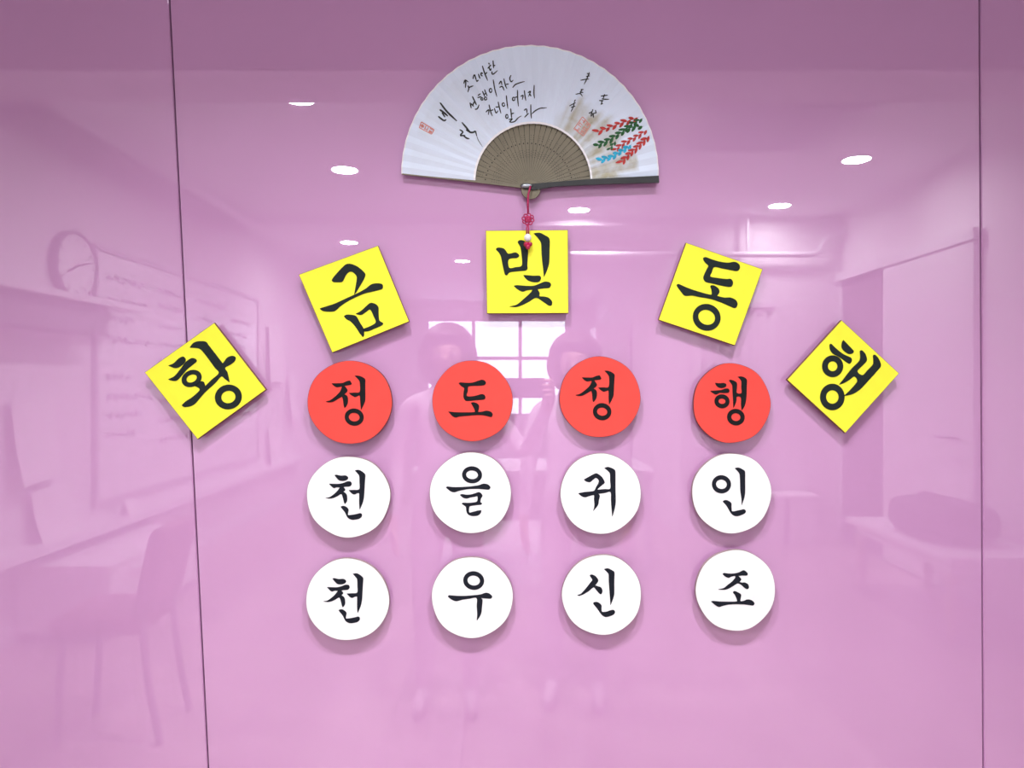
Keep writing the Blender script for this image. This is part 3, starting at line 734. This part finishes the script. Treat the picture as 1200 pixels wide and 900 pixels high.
# seals
rs = random.Random(5)
def seal(corners, rows, cols, w):
    a, b_, c_, d_ = [Vector(p) for p in corners]
    P = lambda u, v: (a.lerp(b_, u)).lerp(d_.lerp(c_, u), v)
    st = [([P(0,0), P(.5,0), P(1,0)], w), ([P(1,0), P(1,.5), P(1,1)], w), ([P(1,1), P(.5,1), P(0,1)], w), ([P(0,1), P(0,.5), P(0,0)], w)]
    for r in range(rows):
        for c in range(cols):
            u0, v0 = (c + .15) / cols, (r + .15) / rows; du, dv = .7 / cols, .7 / rows
            for q in range(4):
                if rs.random() < .5: vv = v0 + dv * rs.random(); st.append(([P(u0, vv), P(u0 + du, vv)], w * .8))
                else: uu = u0 + du * rs.random(); st.append(([P(uu, v0), P(uu, v0 + dv)], w * .8))
    return [([tuple(p) for p in s[0]], s[1]) for s in st]
ribbon(seal([(682.5,137),(692,147),(683.5,159.5),(672.5,151)], 3, 2, 0.8), 'seal_stamp', M['seal'], fan, 0.0006, 0.9)
ribbon(seal([(494,143.4),(508.8,152.4),(505.7,157.4),(491.3,149.7)], 1, 3, 0.9), 'seal_stamp', M['seal'], fan, 0.0006, 0.9)
# painted sprays of leaves
def spray(name, stem, n, m, ll=6.2, lw=2.5, ph=0, lift=0.0006):
    pts = [Vector((692 + x / 12.86, 130 + y / 12.86)) for x, y in stem]
    ll *= 1.2; lw *= 1.35
    st = [([tuple(p) for p in pts], 0.6)]
    seg = [0.0]
    for a, b in zip(pts, pts[1:]): seg.append(seg[-1] + (b - a).length)
    for k in range(n):
        t = seg[-1] * (k + 0.25) / n
        i = max(j for j in range(len(seg) - 1) if seg[j] <= t)
        p = pts[i].lerp(pts[i + 1], (t - seg[i]) / (seg[i + 1] - seg[i]))
        back = (pts[i] - pts[i + 1]).normalized()
        for sg, an in ((1, 30), (-1, 32)):
            c, s_ = math.cos(R(an) * sg), math.sin(R(an) * sg)
            d = Vector((back.x * c - back.y * s_, back.x * s_ + back.y * c))
            q = p + (pts[i + 1] - pts[i]).normalized() * (0.0 if sg > 0 else 0.5 * seg[-1] / n)
            e = q + d * ll * (0.85 + 0.3 * rs.random()) * (1.0 if sg > 0 else 0.9)
            mid = q.lerp(e, 0.55)
            st.append(([tuple(q), tuple(mid), tuple(e)], lw))
    return ribbon(st, name, m, fan, lift, 0.25, True)
spray('painted_spray', [(100,318),(300,245),(520,170),(730,92)], 6, M['lred'])
spray('painted_spray', [(100,525),(280,440),(480,320),(640,245),(800,235)], 8, M['lgreen'], 6.4, 2.6)
spray('painted_spray', [(500,290),(620,200),(790,115)], 4, M['lgreen'], 5.6, 2.3, lift=0.0008)
spray('painted_spray', [(285,580),(335,510),(385,450)], 2, M['lgreen'], 4.6, 1.9)
spray('painted_spray', [(370,590),(520,480),(680,400),(860,285)], 6, M['lred'], 5.6, 2.2)
spray('painted_spray', [(155,745),(330,690),(520,580),(620,505)], 6, M['lcyan'], 5.6, 2.7, lift=0.0008)
spray('painted_spray', [(470,770),(600,640),(760,500),(890,370)], 7, M['lred'], 6.2, 2.4, lift=0.0009)

# knotted cord hanging from the rivet
def fpt(px, py, off): return pxw(px, py, off) - fan_base
s = CAM_D / FOC
bm = bmesh.new()
tube(bm, [fpt(621.5,218.5,0.021), fpt(620.8,221.5,0.0255), fpt(619.0,228,0.026), fpt(618.6,236,0.026), fpt(618.8,250,0.027)], 1.15 * s, 8)
for dx in (-1.2, 1.2):
    tube(bm, [fpt(618.6 + dx * 0.4, 262, 0.027), fpt(618.4 + dx, 268, 0.027), fpt(618.4 + dx, 276, 0.027)], 0.8 * s, 6)
cord = bm_obj('cord', bm, M['cord'], fan, True); cord['label'] = 'crimson hanging cord with flower knot'
bm = bmesh.new()
for k in range(8):
    a = 2 * PI * k / 8 + 0.2
    cx, cy = 618.8 + 5.0 * math.cos(a), 257 + 5.0 * math.sin(a)
    tube(bm, [fpt(cx + 2.0 * math.cos(q * PI / 6), cy + 2.0 * math.sin(q * PI / 6), 0.027 + 0.0006 * (k % 2)) for q in range(12)], 0.72 * s, 6, True)
for k in range(3):
    for q in range(2):
        o = (k - 1) * 2.2
        pts = [(618.8 - 4 + 8 * j / 4, 257 + o) for j in range(5)] if q == 0 else [(618.8 + o, 257 - 4 + 8 * j / 4) for j in range(5)]
        tube(bm, [fpt(x, y, 0.0282 + 0.0008 * ((j + k + q) % 2)) for j, (x, y) in enumerate(pts)], 0.95 * s, 6)
bm_obj('flower_knot', bm, M['cord'], cord, True)
def ball(name, px, py, rx, ry, m, off=0.028):
    bm = bmesh.new(); bmesh.ops.create_uvsphere(bm, u_segments=18, v_segments=12, radius=1.0)
    c = fpt(px, py, off)
    for v in bm.verts: v.co = Vector((v.co.x * rx * s + c.x, v.co.y * rx * s + c.y, v.co.z * ry * s + c.z))
    bm_obj(name, bm, m, cord, True)
ball('bead', 618.4, 278.6, 4.2, 4.6, M['beadw'])
ball('bead', 616.4, 286.4, 2.9, 2.9, M['beadr']); ball('bead', 620.9, 286.2, 2.9, 2.9, M['beadr']); ball('bead', 618.6, 289.4, 2.9, 3.2, M['beadr'], 0.029)

# ------------------------------------------------------------------ furnishings along the left wall
M['cabw'] = mat('white_laminate', (0.78, 0.77, 0.77), 0.4, var=0.02, scale=8)
M['grey'] = mat('grey_plastic', (0.22, 0.20, 0.21), 0.5, var=0.06)
M['board'] = mat('whiteboard_enamel', (0.86, 0.86, 0.87), 0.25, var=0.01)
M['marker'] = mat('marker_ink', (0.03, 0.028, 0.04), 0.6, var=0.2)
M['sheet'] = mat('notice_paper', (0.88, 0.87, 0.86), 0.7, var=0.02, scale=12)
M['oak'] = mat('pale_oak', (0.55, 0.42, 0.31), 0.5, var=0.12, scale=9)
M['maroon'] = mat('maroon_leatherette', (0.17, 0.055, 0.06), 0.5, var=0.12, scale=30)
M['blackp'] = mat('black_plastic', (0.02, 0.02, 0.022), 0.4, var=0.1)
M['dark'] = mat('dark_fabric', (0.045, 0.035, 0.045), 0.7, var=0.15, scale=40)

# wall clock, facing the room (+X)
ck = empty('wall_clock', (XL, -2.83, 2.03)); setp(ck, 'round white wall clock with dark hands above the narrow shelf', 'clock')
bm = bmesh.new(); lathe(bm, [(0.20, 0.0), (0.20, 0.045), (0.193, 0.052), (0.183, 0.05), (0.180, 0.035)], 48, (0, 0, 0), 'X'); bm_obj('case', bm, M['grey'], ck, True)
bm_obj('dial', lathe(bmesh.new(), [(0.180, 0.036), (0.180, 0.040)], 48, (0, 0, 0), 'X'), M['sheet'], ck)
for k in range(12):
    a = 2 * PI * k / 12
    bm = bbox(bmesh.new(), 0.0405, 0.0425, -0.004, 0.004, 0.142, 0.166)
    o = bm_obj('hour_mark', bm, M['blackp'], ck); o.rotation_euler = (a, 0, 0)
for L_, w_, a_ in ((0.095, 0.006, 4.2), (0.13, 0.004, 1.3)):
    o = bm_obj('clock_hand', bbox(bmesh.new(), 0.043, 0.045, -w_, w_, -0.02, L_), M['blackp'], ck); o.rotation_euler = (a_, 0, 0)
M['acg2'] = mat('satin_aluminium', (0.50, 0.48, 0.50), 0.4, var=0.03)
# narrow shelf with a closed box fixed under it
sh = empty('wall_shelf', (XL, -2.42, 1.69)); setp(sh, 'narrow white wall shelf with closed box beneath the clock', 'shelf')
box('shelf_board', 0, 0.26, -0.78, 0.60, 0.10, 0.135, M['cabw'], sh, 0.003)
box('shelf_box', 0, 0.20, -0.45, 0.55, -0.06, 0.10, M['grey'], sh, 0.004)
# writing board with lines of marker
wb = empty('writing_board', (XL, -4.45, 0.62)); setp(wb, 'long white writing board covered with lines of marker writing', 'whiteboard')
box('board_face', 0.0, 0.018, -1.36, 1.38, 0, 1.55, M['board'], wb)
for nm, a in (('frame_rail', (0, 0.03, -1.39, 1.41, 1.55, 1.585)), ('frame_rail', (0, 0.03, -1.39, 1.41, -0.03, 0.0)), ('frame_stile', (0, 0.03, -1.39, -1.36, 0, 1.55)), ('frame_stile', (0, 0.03, 1.38, 1.41, 0, 1.55))):
    box(nm, *a, M['acg2'], wb)
rw = random.Random(11)
bm = bmesh.new()
for col in range(4):
    z = 1.42
    for ln in range(9):
        if rw.random() < 0.12: z -= 0.10; continue
        y = 1.28 - col * 0.66; yend = y - rw.uniform(0.25, 0.55)
        while y > yend:
            w_ = rw.uniform(0.03, 0.07)
            for q in range(3):
                yy = y - w_ * q / 3; hh = rw.uniform(0.02, 0.05)
                if rw.random() < 0.5: bbox(bm, 0.0185, 0.0192, yy - 0.013, yy, z - hh, z)
                else: bbox(bm, 0.0185, 0.0192, yy - w_ / 3, yy, z - hh, z - hh + 0.015)
            y -= w_ + 0.02
        z -= 0.105 + rw.uniform(0, 0.05)
setp(bm_obj('marker_writing', bm, M['marker'], wb), kind='stuff')
# notices pinned to the wall
def paper(y, z, w, h, tilt, label, curl=0.02):
    n = 6; V = []; F = []
    for i in range(n + 1):
        t = i / n
        for sgn in (-0.5, 0.5):
            V.append((0.004 + curl * (t ** 2) * (1 if sgn > 0 else 0.5), sgn * w, -h * t))
    for i in range(n): F.append((2*i, 2*i+1, 2*i+3, 2*i+2))
    o = mesh_obj('paper_notice', V, F, M['sheet']); so = o.modifiers.new('t', 'SOLIDIFY'); so.thickness = 0.0006
    o.location = (XL + 0.034, y, z); o.rotation_euler = (R(tilt), 0, 0)
    setp(o, label, 'paper', 'paper notices pinned along the left wall')
paper(-1.93, 1.36, 0.46, 0.62, 2, 'wide paper notice hanging under the shelf box', 0.03)
paper(-2.46, 1.28, 0.34, 0.46, -3, 'curling paper notice with a slanted lower edge next to the wide notice', 0.05)
paper(-2.02, 0.72, 0.40, 0.30, 4, 'low paper notice just above the ledge, below the wide notice', 0.05)
paper(-2.62, 0.78, 0.36, 0.34, -5, 'low tilted paper notice with a lifted corner just above the ledge', 0.07)
paper(-6.35, 1.98, 0.50, 0.62, 0, 'paper notice on the far end of the wall beyond the writing board', 0.02)
paper(-6.90, 1.46, 0.30, 0.55, 2, 'narrow paper notice hanging in the deep bay', 0.06)
paper(-6.30, 0.92, 0.42, 0.44, -2, 'low paper notice in the deep bay beyond the board', 0.03)
# ledge along the wall
lg = empty('wall_ledge', (XL, -4.3, 0.46)); setp(lg, 'long narrow white ledge running below the writing board', 'ledge')
box('ledge_board', 0, 0.17, -2.9, 2.9, 0, 0.03, M['cabw'], lg, 0.003)
box('ledge_lip', 0.17, 0.182, -2.9, 2.9, 0, 0.045, M['alu'], lg)
for yy in (-2.4, -0.8, 0.8, 2.4): box('bracket', 0, 0.13, yy - 0.012, yy + 0.012, -0.14, 0.0, M['alu'], lg)
# folded white card standing on the ledge
V = [(-0.04, -0.06, 0), (-0.04, 0.06, 0), (0, -0.06, 0.10), (0, 0.06, 0.10), (0.04, -0.06, 0), (0.04, 0.06, 0)]
tcard = mesh_obj('tent_card', V, [(0, 1, 3, 2), (2, 3, 5, 4)], M['sheet']); tcard.modifiers.new('t', 'SOLIDIFY').thickness = 0.001
tcard.location = (XL + 0.09, -3.30, 0.491); setp(tcard, 'small folded white card standing on the ledge', 'card')
# white low cabinet under the ledge
cb = empty('low_cabinet', (XL, -2.9, 0)); setp(cb, 'low white cabinet standing under the ledge behind the chair', 'cabinet')
box('body', 0.02, 0.48, -0.55, 0.55, 0.05, 0.40, M['cabw'], cb, 0.004)
for yy in (-0.275, 0.275):
    d_ = box('door', 0.481, 0.498, yy - 0.268, yy + 0.268, 0.06, 0.395, M['cabw'], cb, 0.003)
    box('handle', 0.498, 0.515, yy - 0.06, yy + 0.06, 0.32, 0.335, M['alu'], d_)
box('plinth', 0.05, 0.45, -0.52, 0.52, 0.0, 0.05, M['grey'], cb)

# chair seen from its side
ch = empty('side_chair', (-1.40, -1.47, 0), (0, 0, R(176))); setp(ch, 'maroon padded chair with rounded backrest seen side-on', 'chair')
box('seat', -0.02, 0.31, -0.17, 0.17, 0.41, 0.48, M['maroon'], ch, 0.025)
bm = bmesh.new(); bbox(bm, -0.05, 0.02, -0.165, 0.165, 0.50, 0.80, 0.03)
for v in bm.verts: v.co.x -= (v.co.z - 0.5) * 0.22
bm_obj('backrest', bm, M['maroon'], ch)
for (x_, y_) in ((0.27, 0.14), (0.27, -0.14)):
    bm_obj('leg', tube(bmesh.new(), [(x_, y_, 0.42), (x_ + 0.02, y_, 0.0)], 0.014), M['grey'], ch)
for y_ in (0.14, -0.14):
    bm_obj('leg', tube(bmesh.new(), [(-0.09, y_, 0.72), (-0.01, y_, 0.48), (-0.04, y_, 0.2), (-0.08, y_, 0.0)], 0.014), M['grey'], ch)

# ------------------------------------------------------------------ right wall: sliding door, bench, bag; bins, blind, pipe
dr = empty('door_1', (XR, -3.6, 0)); setp(dr, 'white sliding door standing half open beside a dark doorway', None, None, 'structure')
leafd = box('door_leaf', -0.055, -0.015, -0.45, 0.60, 0.01, 2.22, M['cabw'], dr, 0.003)
bm = bmesh.new(); lathe(bm, [(0.012, -0.10), (0.012, -0.055)], 12, (0, 0.45, 1.0), 'X')
tube(bm, [(-0.10, 0.45, 1.0), (-0.105, 0.40, 1.0), (-0.105, 0.30, 1.0)], 0.011); bm_obj('door_handle', bm, M['rivet'], leafd)
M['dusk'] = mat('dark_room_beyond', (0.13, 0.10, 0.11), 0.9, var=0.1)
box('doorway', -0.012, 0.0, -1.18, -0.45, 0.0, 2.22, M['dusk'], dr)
box('door_head', -0.07, 0.0, -1.24, 0.62, 2.22, 2.29, M['alu'], dr)
box('door_jamb', -0.03, 0.0, -1.24, -1.18, 0, 2.22, M['alu'], dr)

bn = empty('low_bench', (2.50, -3.0, 0)); setp(bn, 'low white bench with turned legs against the right wall', 'bench')
box('bench_top', -0.28, 0.30, -0.42, 0.70, 0.42, 0.455, M['cabw'], bn, 0.006)
box('apron', -0.23, 0.25, -0.37, 0.65, 0.36, 0.42, M['cabw'], bn)
for x_ in (-0.21, 0.23):
    for y_ in (-0.34, 0.62):
        bm_obj('leg', lathe(bmesh.new(), [(0.018, 0.0), (0.026, 0.03), (0.020, 0.06), (0.034, 0.15), (0.040, 0.21), (0.024, 0.26), (0.034, 0.30), (0.036, 0.36)], 18, (x_, y_, 0)), M['oak'], bn, True)
bg = empty('travel_bag', (2.50, -2.82, 0.455)); setp(bg, 'dark rounded travel bag lying on the low bench', 'bag')
bm = bmesh.new(); bmesh.ops.create_uvsphere(bm, u_segments=28, v_segments=16, radius=1.0)
for v in bm.verts:
    p = v.co; f = lambda c, e: math.copysign(abs(c) ** e, c)
    v.co = Vector((f(p.x, 0.55) * 0.21, f(p.y, 0.5) * 0.30, max(-0.9, f(p.z, 0.6)) * 0.115 + 0.104))
bm_obj('bag_body', bm, M['dark'], bg, True)
bm_obj('strap', tube(bmesh.new(), [(-0.03, -0.16, 0.19), (-0.05, -0.13, 0.235), (-0.06, 0.0, 0.25), (-0.05, 0.13, 0.235), (-0.03, 0.16, 0.19)], 0.010), M['blackp'], bg, True)
bm_obj('zip', tube(bmesh.new(), [(0.02, -0.27, 0.17), (0.02, -0.1, 0.218), (0.02, 0.1, 0.218), (0.02, 0.27, 0.17)], 0.005), M['rivet'], bg)

for i, (x_, lb) in enumerate(((2.42, 'white lidded bin standing next to the dark doorway'), (2.16, 'white lidded bin standing farther from the doorway'))):
    t = empty('lidded_bin', (x_, YB + 0.16, 0)); setp(t, lb, 'bin', 'white bins against the short wall')
    bm = bmesh.new(); bbox(bm, -0.115, 0.115, -0.13, 0.13, 0, 0.38, 0.01)
    for v in bm.verts:
        k = 0.88 + 0.12 * v.co.z / 0.38; v.co.x *= k; v.co.y *= k
    bm_obj('body', bm, M['cabw'], t)
    box('lid', -0.125, 0.125, -0.14, 0.14, 0.382, 0.42, M['sheet'], t, 0.012)

bl = empty('vertical_blind', (1.98, YB, 1.20)); setp(bl, 'pale vertical blind hanging on the short wall', 'blind')
box('headrail', -0.42, 0.30, 0.005, 0.06, 0.80, 0.84, M['alu'], bl)
for k in range(9):
    o = box('slat', -0.037, 0.037, -0.0008, 0.0008, -0.42, 0.80, M['sheet'], bl); o.location = (-0.38 + 0.08 * k, 0.033, 0); o.rotation_euler = (0, 0, R(24))
pi_ = empty('water_pipe', (0, YB + 0.10, 2.45)); setp(pi_, 'white pipe with a raised elbow running along the short wall', 'pipe')
bm = bmesh.new(); tube(bm, [(0.50, 0, 0), (1.5, 0, 0), (2.56, 0, 0), (2.64, 0, 0.02), (2.66, 0, 0.09), (2.68, 0, 0.13), (2.75, 0, 0.15), (2.855, 0, 0.15)], 0.026, 12); bm_obj('pipe_run', bm, M['alu'], pi_, True)
for x_ in (1.62, 2.02):
    box('pipe_hanger', x_ - 0.012, x_ + 0.012, -0.012, 0.012, 0.02, 0.35, M['alu'], pi_)
wc = empty('white_cabinet', (1.28, -7.6, 0)); setp(wc, 'tall white cabinet against the side wall of the deep bay', 'cabinet')
box('body', -0.26, 0.16, -0.3, 0.3, 0, 2.05, M['cabw'], wc, 0.004)
for z0, z1 in ((0.05, 1.0), (1.01, 2.02)):
    d_ = box('door', -0.18, 0.14, 0.301, 0.318, z0, z1, M['cabw'], wc, 0.003); box('handle', -0.14, -0.125, 0.318, 0.335, (z0 + z1) / 2 - 0.07, (z0 + z1) / 2 + 0.07, M['alu'], d_)

# ceiling cassette air conditioner
ac = empty('cassette_air_conditioner', (1.48, -2.72, H)); setp(ac, 'flat grey cassette air conditioner let into the raised ceiling', 'air conditioner')
M['acg'] = mat('grey_cassette', (0.45, 0.43, 0.45), 0.5, var=0.03)
box('frame', -0.42, 0.42, -0.34, 0.34, -0.035, 0.0, M['acg'], ac, 0.008)
box('grille', -0.28, 0.28, -0.20, 0.20, -0.042, -0.035, M['grey'], ac)
for y_ in (-0.27, 0.27): box('louvre', -0.26, 0.26, y_ - 0.03, y_ + 0.03, -0.041, -0.035, M['grey'], ac)

# white desk behind the people, with papers
dk = empty('white_desk', (0.15, -4.0, 0)); setp(dk, 'white desk standing behind the two people', 'desk')
box('desk_top', -0.85, 0.85, -0.4, 0.4, 0.71, 0.74, M['cabw'], dk, 0.004)
for sx in (-0.80, 0.80):
    for sy in (-0.35, 0.35): box('leg', sx - 0.025, sx + 0.025, sy - 0.025, sy + 0.025, 0, 0.71, M['alu'], dk)
box('modesty_panel', -0.775, 0.775, -0.37, -0.355, 0.25, 0.70, M['cabw'], dk)
for i, (x_, y_, a_, lb) in enumerate(((0.05, -3.85, 12, 'loose paper sheet on the white desk, turned slightly'), (0.42, -3.95, -25, 'loose paper sheet on the white desk, turned the other way'), (-0.35, -3.9, 40, 'loose paper sheet lying askew on the white desk'))):
    o = box('desk_paper', -0.105, 0.105, -0.148, 0.148, 0, 0.001, M['sheet']); o.location = (x_, y_, 0.7405); o.rotation_euler = (0, 0, R(a_))
    setp(o, lb, 'paper', 'papers on the desk')

# ------------------------------------------------------------------ the two people standing behind the lens
M['skin'] = mat('skin', (0.62, 0.40, 0.31), 0.55, var=0.04, scale=20)
M['hair'] = mat('dark_hair', (0.10, 0.07, 0.06), 0.5, var=0.3, scale=60)
M['topa'] = mat('pale_mauve_knit', (0.76, 0.68, 0.73), 0.85, var=0.08, scale=80)
M['topb'] = mat('grey_cardigan', (0.74, 0.70, 0.73), 0.85, var=0.08, scale=80)
M['trou'] = mat('pale_trousers', (0.68, 0.62, 0.64), 0.8, var=0.1, scale=60)
M['shoe'] = mat('pale_shoes', (0.55, 0.50, 0.50), 0.5, var=0.1)
M['lip'] = mat('lips', (0.48, 0.17, 0.15), 0.5, var=0.05)
M['eyew'] = mat('eye_white', (0.8, 0.79, 0.78), 0.3, var=0.02)

def skin_mesh(name, verts, edges, root, mats, slot_of, parent, sub=2):
    """verts: list of (co, (rx, ry)); returns one continuous meshed body"""
    me = bpy.data.meshes.new(name)
    me.from_pydata([v[0] for v in verts], edges, [])
    tmp = bpy.data.objects.new('tmp_body', me); COL.objects.link(tmp)
    sk = tmp.modifiers.new('skin', 'SKIN'); sk.use_smooth_shade = True
    for i, v in enumerate(verts):
        d = me.skin_vertices[0].data[i]
        d.radius = v[1] if isinstance(v[1], tuple) else (v[1], v[1])
        d.use_root = (i == root)
    ss = tmp.modifiers.new('sub', 'SUBSURF'); ss.levels = sub; ss.render_levels = sub
    dg = bpy.context.evaluated_depsgraph_get()
    ev = bpy.data.meshes.new_from_object(tmp.evaluated_get(dg))
    bpy.data.objects.remove(tmp, do_unlink=True)
    ev.name = name
    ev.materials.clear()
    for m in mats: ev.materials.append(m)
    for p in ev.polygons:
        p.use_smooth = True
        p.material_index = slot_of(p.center)
    o = bpy.data.objects.new(name, ev); o.parent = parent; COL.objects.link(o)
    return o

def person(label, loc, rz, height, top, arms, hair_len):
    k = height / 1.60
    root = empty('person', loc, (0, 0, R(rz))); setp(root, label, 'person')
    V = []; E = []
    def add(co, r, prev=None):
        V.append((tuple(c * k for c in co), (r[0] * k, r[1] * k) if isinstance(r, tuple) else (r * k, r * k)))
        if prev is not None: E.append((prev, len(V) - 1))
        return len(V) - 1
    pel = add((0, 0, 0.86), (0.15, 0.105))
    wa = add((0, 0, 1.00), (0.128, 0.095), pel)
    chs = add((0, 0.0, 1.17), (0.150, 0.105), wa)
    shl = add((0, -0.005, 1.29), (0.120, 0.075), chs)
    nk = add((0, 0.0, 1.365), (0.050, 0.052), shl)
    jaw = add((0, 0.028, 1.425), (0.058, 0.066), nk)
    fc = add((0, 0.022, 1.485), (0.074, 0.088), jaw)
    cr = add((0, 0.005, 1.550), (0.070, 0.083), fc)
    for sg in (-1, 1):
        hp = add((sg * 0.085, 0, 0.78), 0.085, pel)
        kn = add((sg * 0.095, 0.01, 0.46), 0.056, hp)
        cf = add((sg * 0.098, -0.012, 0.32), 0.053, kn)
        an = add((sg * 0.10, -0.015, 0.09), 0.036, cf)
        hl = add((sg * 0.102, -0.01, 0.045), 0.038, an)
        bl_ = add((sg * 0.108, 0.10, 0.032), (0.040, 0.030), hl)
        add((sg * 0.110, 0.16, 0.026), (0.032, 0.022), bl_)
        sh_ = add((sg * 0.165, -0.005, 1.27), 0.052, shl)
        el_, wr_, hand = arms[sg]
        e_ = add(el_, 0.040, sh_)
        w_ = add(wr_, 0.025, e_)
        # palm and five fingers
        H_ = [Vector(h) for h in hand['palm']]
        pm_ = add(tuple(H_[0]), (0.030, 0.016), w_)
        for f in hand['fingers']:
            pr = pm_
            for q, c in enumerate(f): pr = add(tuple(c), 0.0095 - 0.001 * q, pr)
    hs, cs = 1.345 * k, 0.90 * k
    def slot(c):
        x, y, z = c
        wrist = False
        for sg in (-1, 1):
            w = Vector(arms[sg][1]) * k
            el = Vector(arms[sg][0]) * k
            d = (w - el).normalized()
            if (Vector(c) - w).dot(d) > -0.01 and (Vector(c) - w).length < 0.22 and abs(x) > 0.172 * k: wrist = True
        if z < 0.075 * k: return 3
        if z > hs: return 0
        if wrist: return 0
        return 2 if z < cs else 1
    skin_mesh('body', V, E, pel, [M['skin'], top, M['trou'], M['shoe']], slot, root)
    # hair: a cap over the skull that falls to the jaw
    bm = bmesh.new(); bmesh.ops.create_uvsphere(bm, u_segments=32, v_segments=20, radius=1.0)
    for v in bm.verts:
        p = v.co.copy()
        co = Vector((p.x * 0.120, p.y * 0.126 - 0.008, p.z * 0.122 + 1.508))
        if p.z < 0.15:
            co.z = 1.508 + 0.0177 + (p.z - 0.15) * hair_len
            co.x *= 1.0 + 0.10 * math.sin(min(1, -p.z + 0.15) * PI)
        if p.y > 0.25 and p.z < 0.45:             # open the face
            co.y = min(co.y, 0.028); co.x *= 1.02
        v.co = co * k
    bmesh.ops.delete(bm, geom=[v for v in bm.verts if v.co.z < (1.508 - 0.95 * hair_len) * k], context='VERTS')
    bm_obj('hair', bm, M['hair'], root, True)
    def orb(nm, c, r, m, sc=(1, 1, 1)):
        b = bmesh.new(); bmesh.ops.create_uvsphere(b, u_segments=14, v_segments=10, radius=r * k)
        for v in b.verts: v.co = Vector((v.co.x * sc[0] + c[0] * k, v.co.y * sc[1] + c[1] * k, v.co.z * sc[2] + c[2] * k))
        return bm_obj(nm, b, m, root, True)
    for sg in (-1, 1):
        orb('eye', (sg * 0.031, 0.096, 1.490), 0.010, M['eyew'], (1.2, 0.45, 0.55)); orb('iris', (sg * 0.031, 0.0995, 1.490), 0.0058, M['hair'], (1, 0.4, 0.95))
        orb('eyebrow', (sg * 0.032, 0.100, 1.512), 0.014, M['hair'], (1.1, 0.35, 0.2)); orb('ear', (sg * 0.082, 0.015, 1.485), 0.022, M['skin'], (0.4, 0.7, 1.2))
    orb('nose', (0, 0.110, 1.468), 0.014, M['skin'], (0.8, 1.1, 1.3)); orb('mouth', (0, 0.096, 1.436), 0.018, M['lip'], (1.1, 0.5, 0.4))
    return root

def hanging(sg):
    b = (sg * 0.225, 0.04, 0.80)
    palm = [(b[0] + 0.0, b[1] + 0.012, b[2] - 0.055)]
    P = Vector(palm[0]); fs = []
    for i, (dy, L) in enumerate(((0.026, 0.068), (0.009, 0.076), (-0.009, 0.070), (-0.026, 0.056))):
        p1 = P + Vector((0, dy, -0.030)); p2 = p1 + Vector((-sg * 0.006, dy * 0.15, -L * 0.5)); p3 = p2 + Vector((-sg * 0.018, 0.002, -L * 0.45))
        fs.append([tuple(p1), tuple(p2), tuple(p3)])
    fs.append([tuple(P + Vector((-sg * 0.012, 0.034, 0.006))), tuple(P + Vector((-sg * 0.022, 0.052, -0.022))), tuple(P + Vector((-sg * 0.026, 0.056, -0.045)))])
    return ((sg * 0.215, -0.03, 1.03), b, {'palm': palm, 'fingers': fs})

# the one on the left holds the phone up in the right hand
PA = (-0.27, -1.66, 0.0)
ka = 1.57 / 1.60
def loc_a(x, y, z): return ((x - PA[0]) / ka, (y - PA[1]) / ka, z / ka)
hold_palm = [loc_a(0.140, -1.346, 1.305)]
fingers = []
for i, z_ in enumerate((1.352, 1.334, 1.316, 1.298)):
    fingers.append([loc_a(0.146, -1.318, z_), loc_a(0.136, -1.2985, z_), loc_a(0.108 + 0.004 * abs(i - 1), -1.2975, z_)])
fingers.append([loc_a(0.118, -1.334, 1.342), loc_a(0.100, -1.331, 1.352), loc_a(0.082, -1.329, 1.350)])
arm_a = {1: (loc_a(0.055, -1.66, 1.05), loc_a(0.135, -1.385, 1.255), {'palm': hold_palm, 'fingers': fingers}), -1: hanging(-1)}
person('person with bobbed dark hair in a pale mauve top holding up a phone', PA, 0, 1.57, M['topa'], arm_a, 0.17)
person('person with dark hair in a pale grey top standing with arms down', (0.27, -1.72, 0.0), 8, 1.54, M['topb'], {1: hanging(1), -1: hanging(-1)}, 0.17)

# the phone held on its side
ph = empty('smartphone', (0.044, -1.3125, 1.325)); setp(ph, 'black smartphone held sideways in a raised hand', 'phone')
box('phone_body', -0.078, 0.078, -0.004, 0.004, -0.037, 0.037, M['blackp'], ph, 0.003)
box('screen', -0.073, 0.073, -0.0046, -0.004, -0.034, 0.034, M['guard'], ph)
box('camera_island', -0.059, -0.029, 0.004, 0.0062, -0.005, 0.030, M['grey'], ph, 0.001)
bm_obj('camera_lens', lathe(bmesh.new(), [(0.006, 0.0062), (0.006, 0.0078)], 18, (-0.044, 0, 0.015), 'Y'), M['guard'], ph)
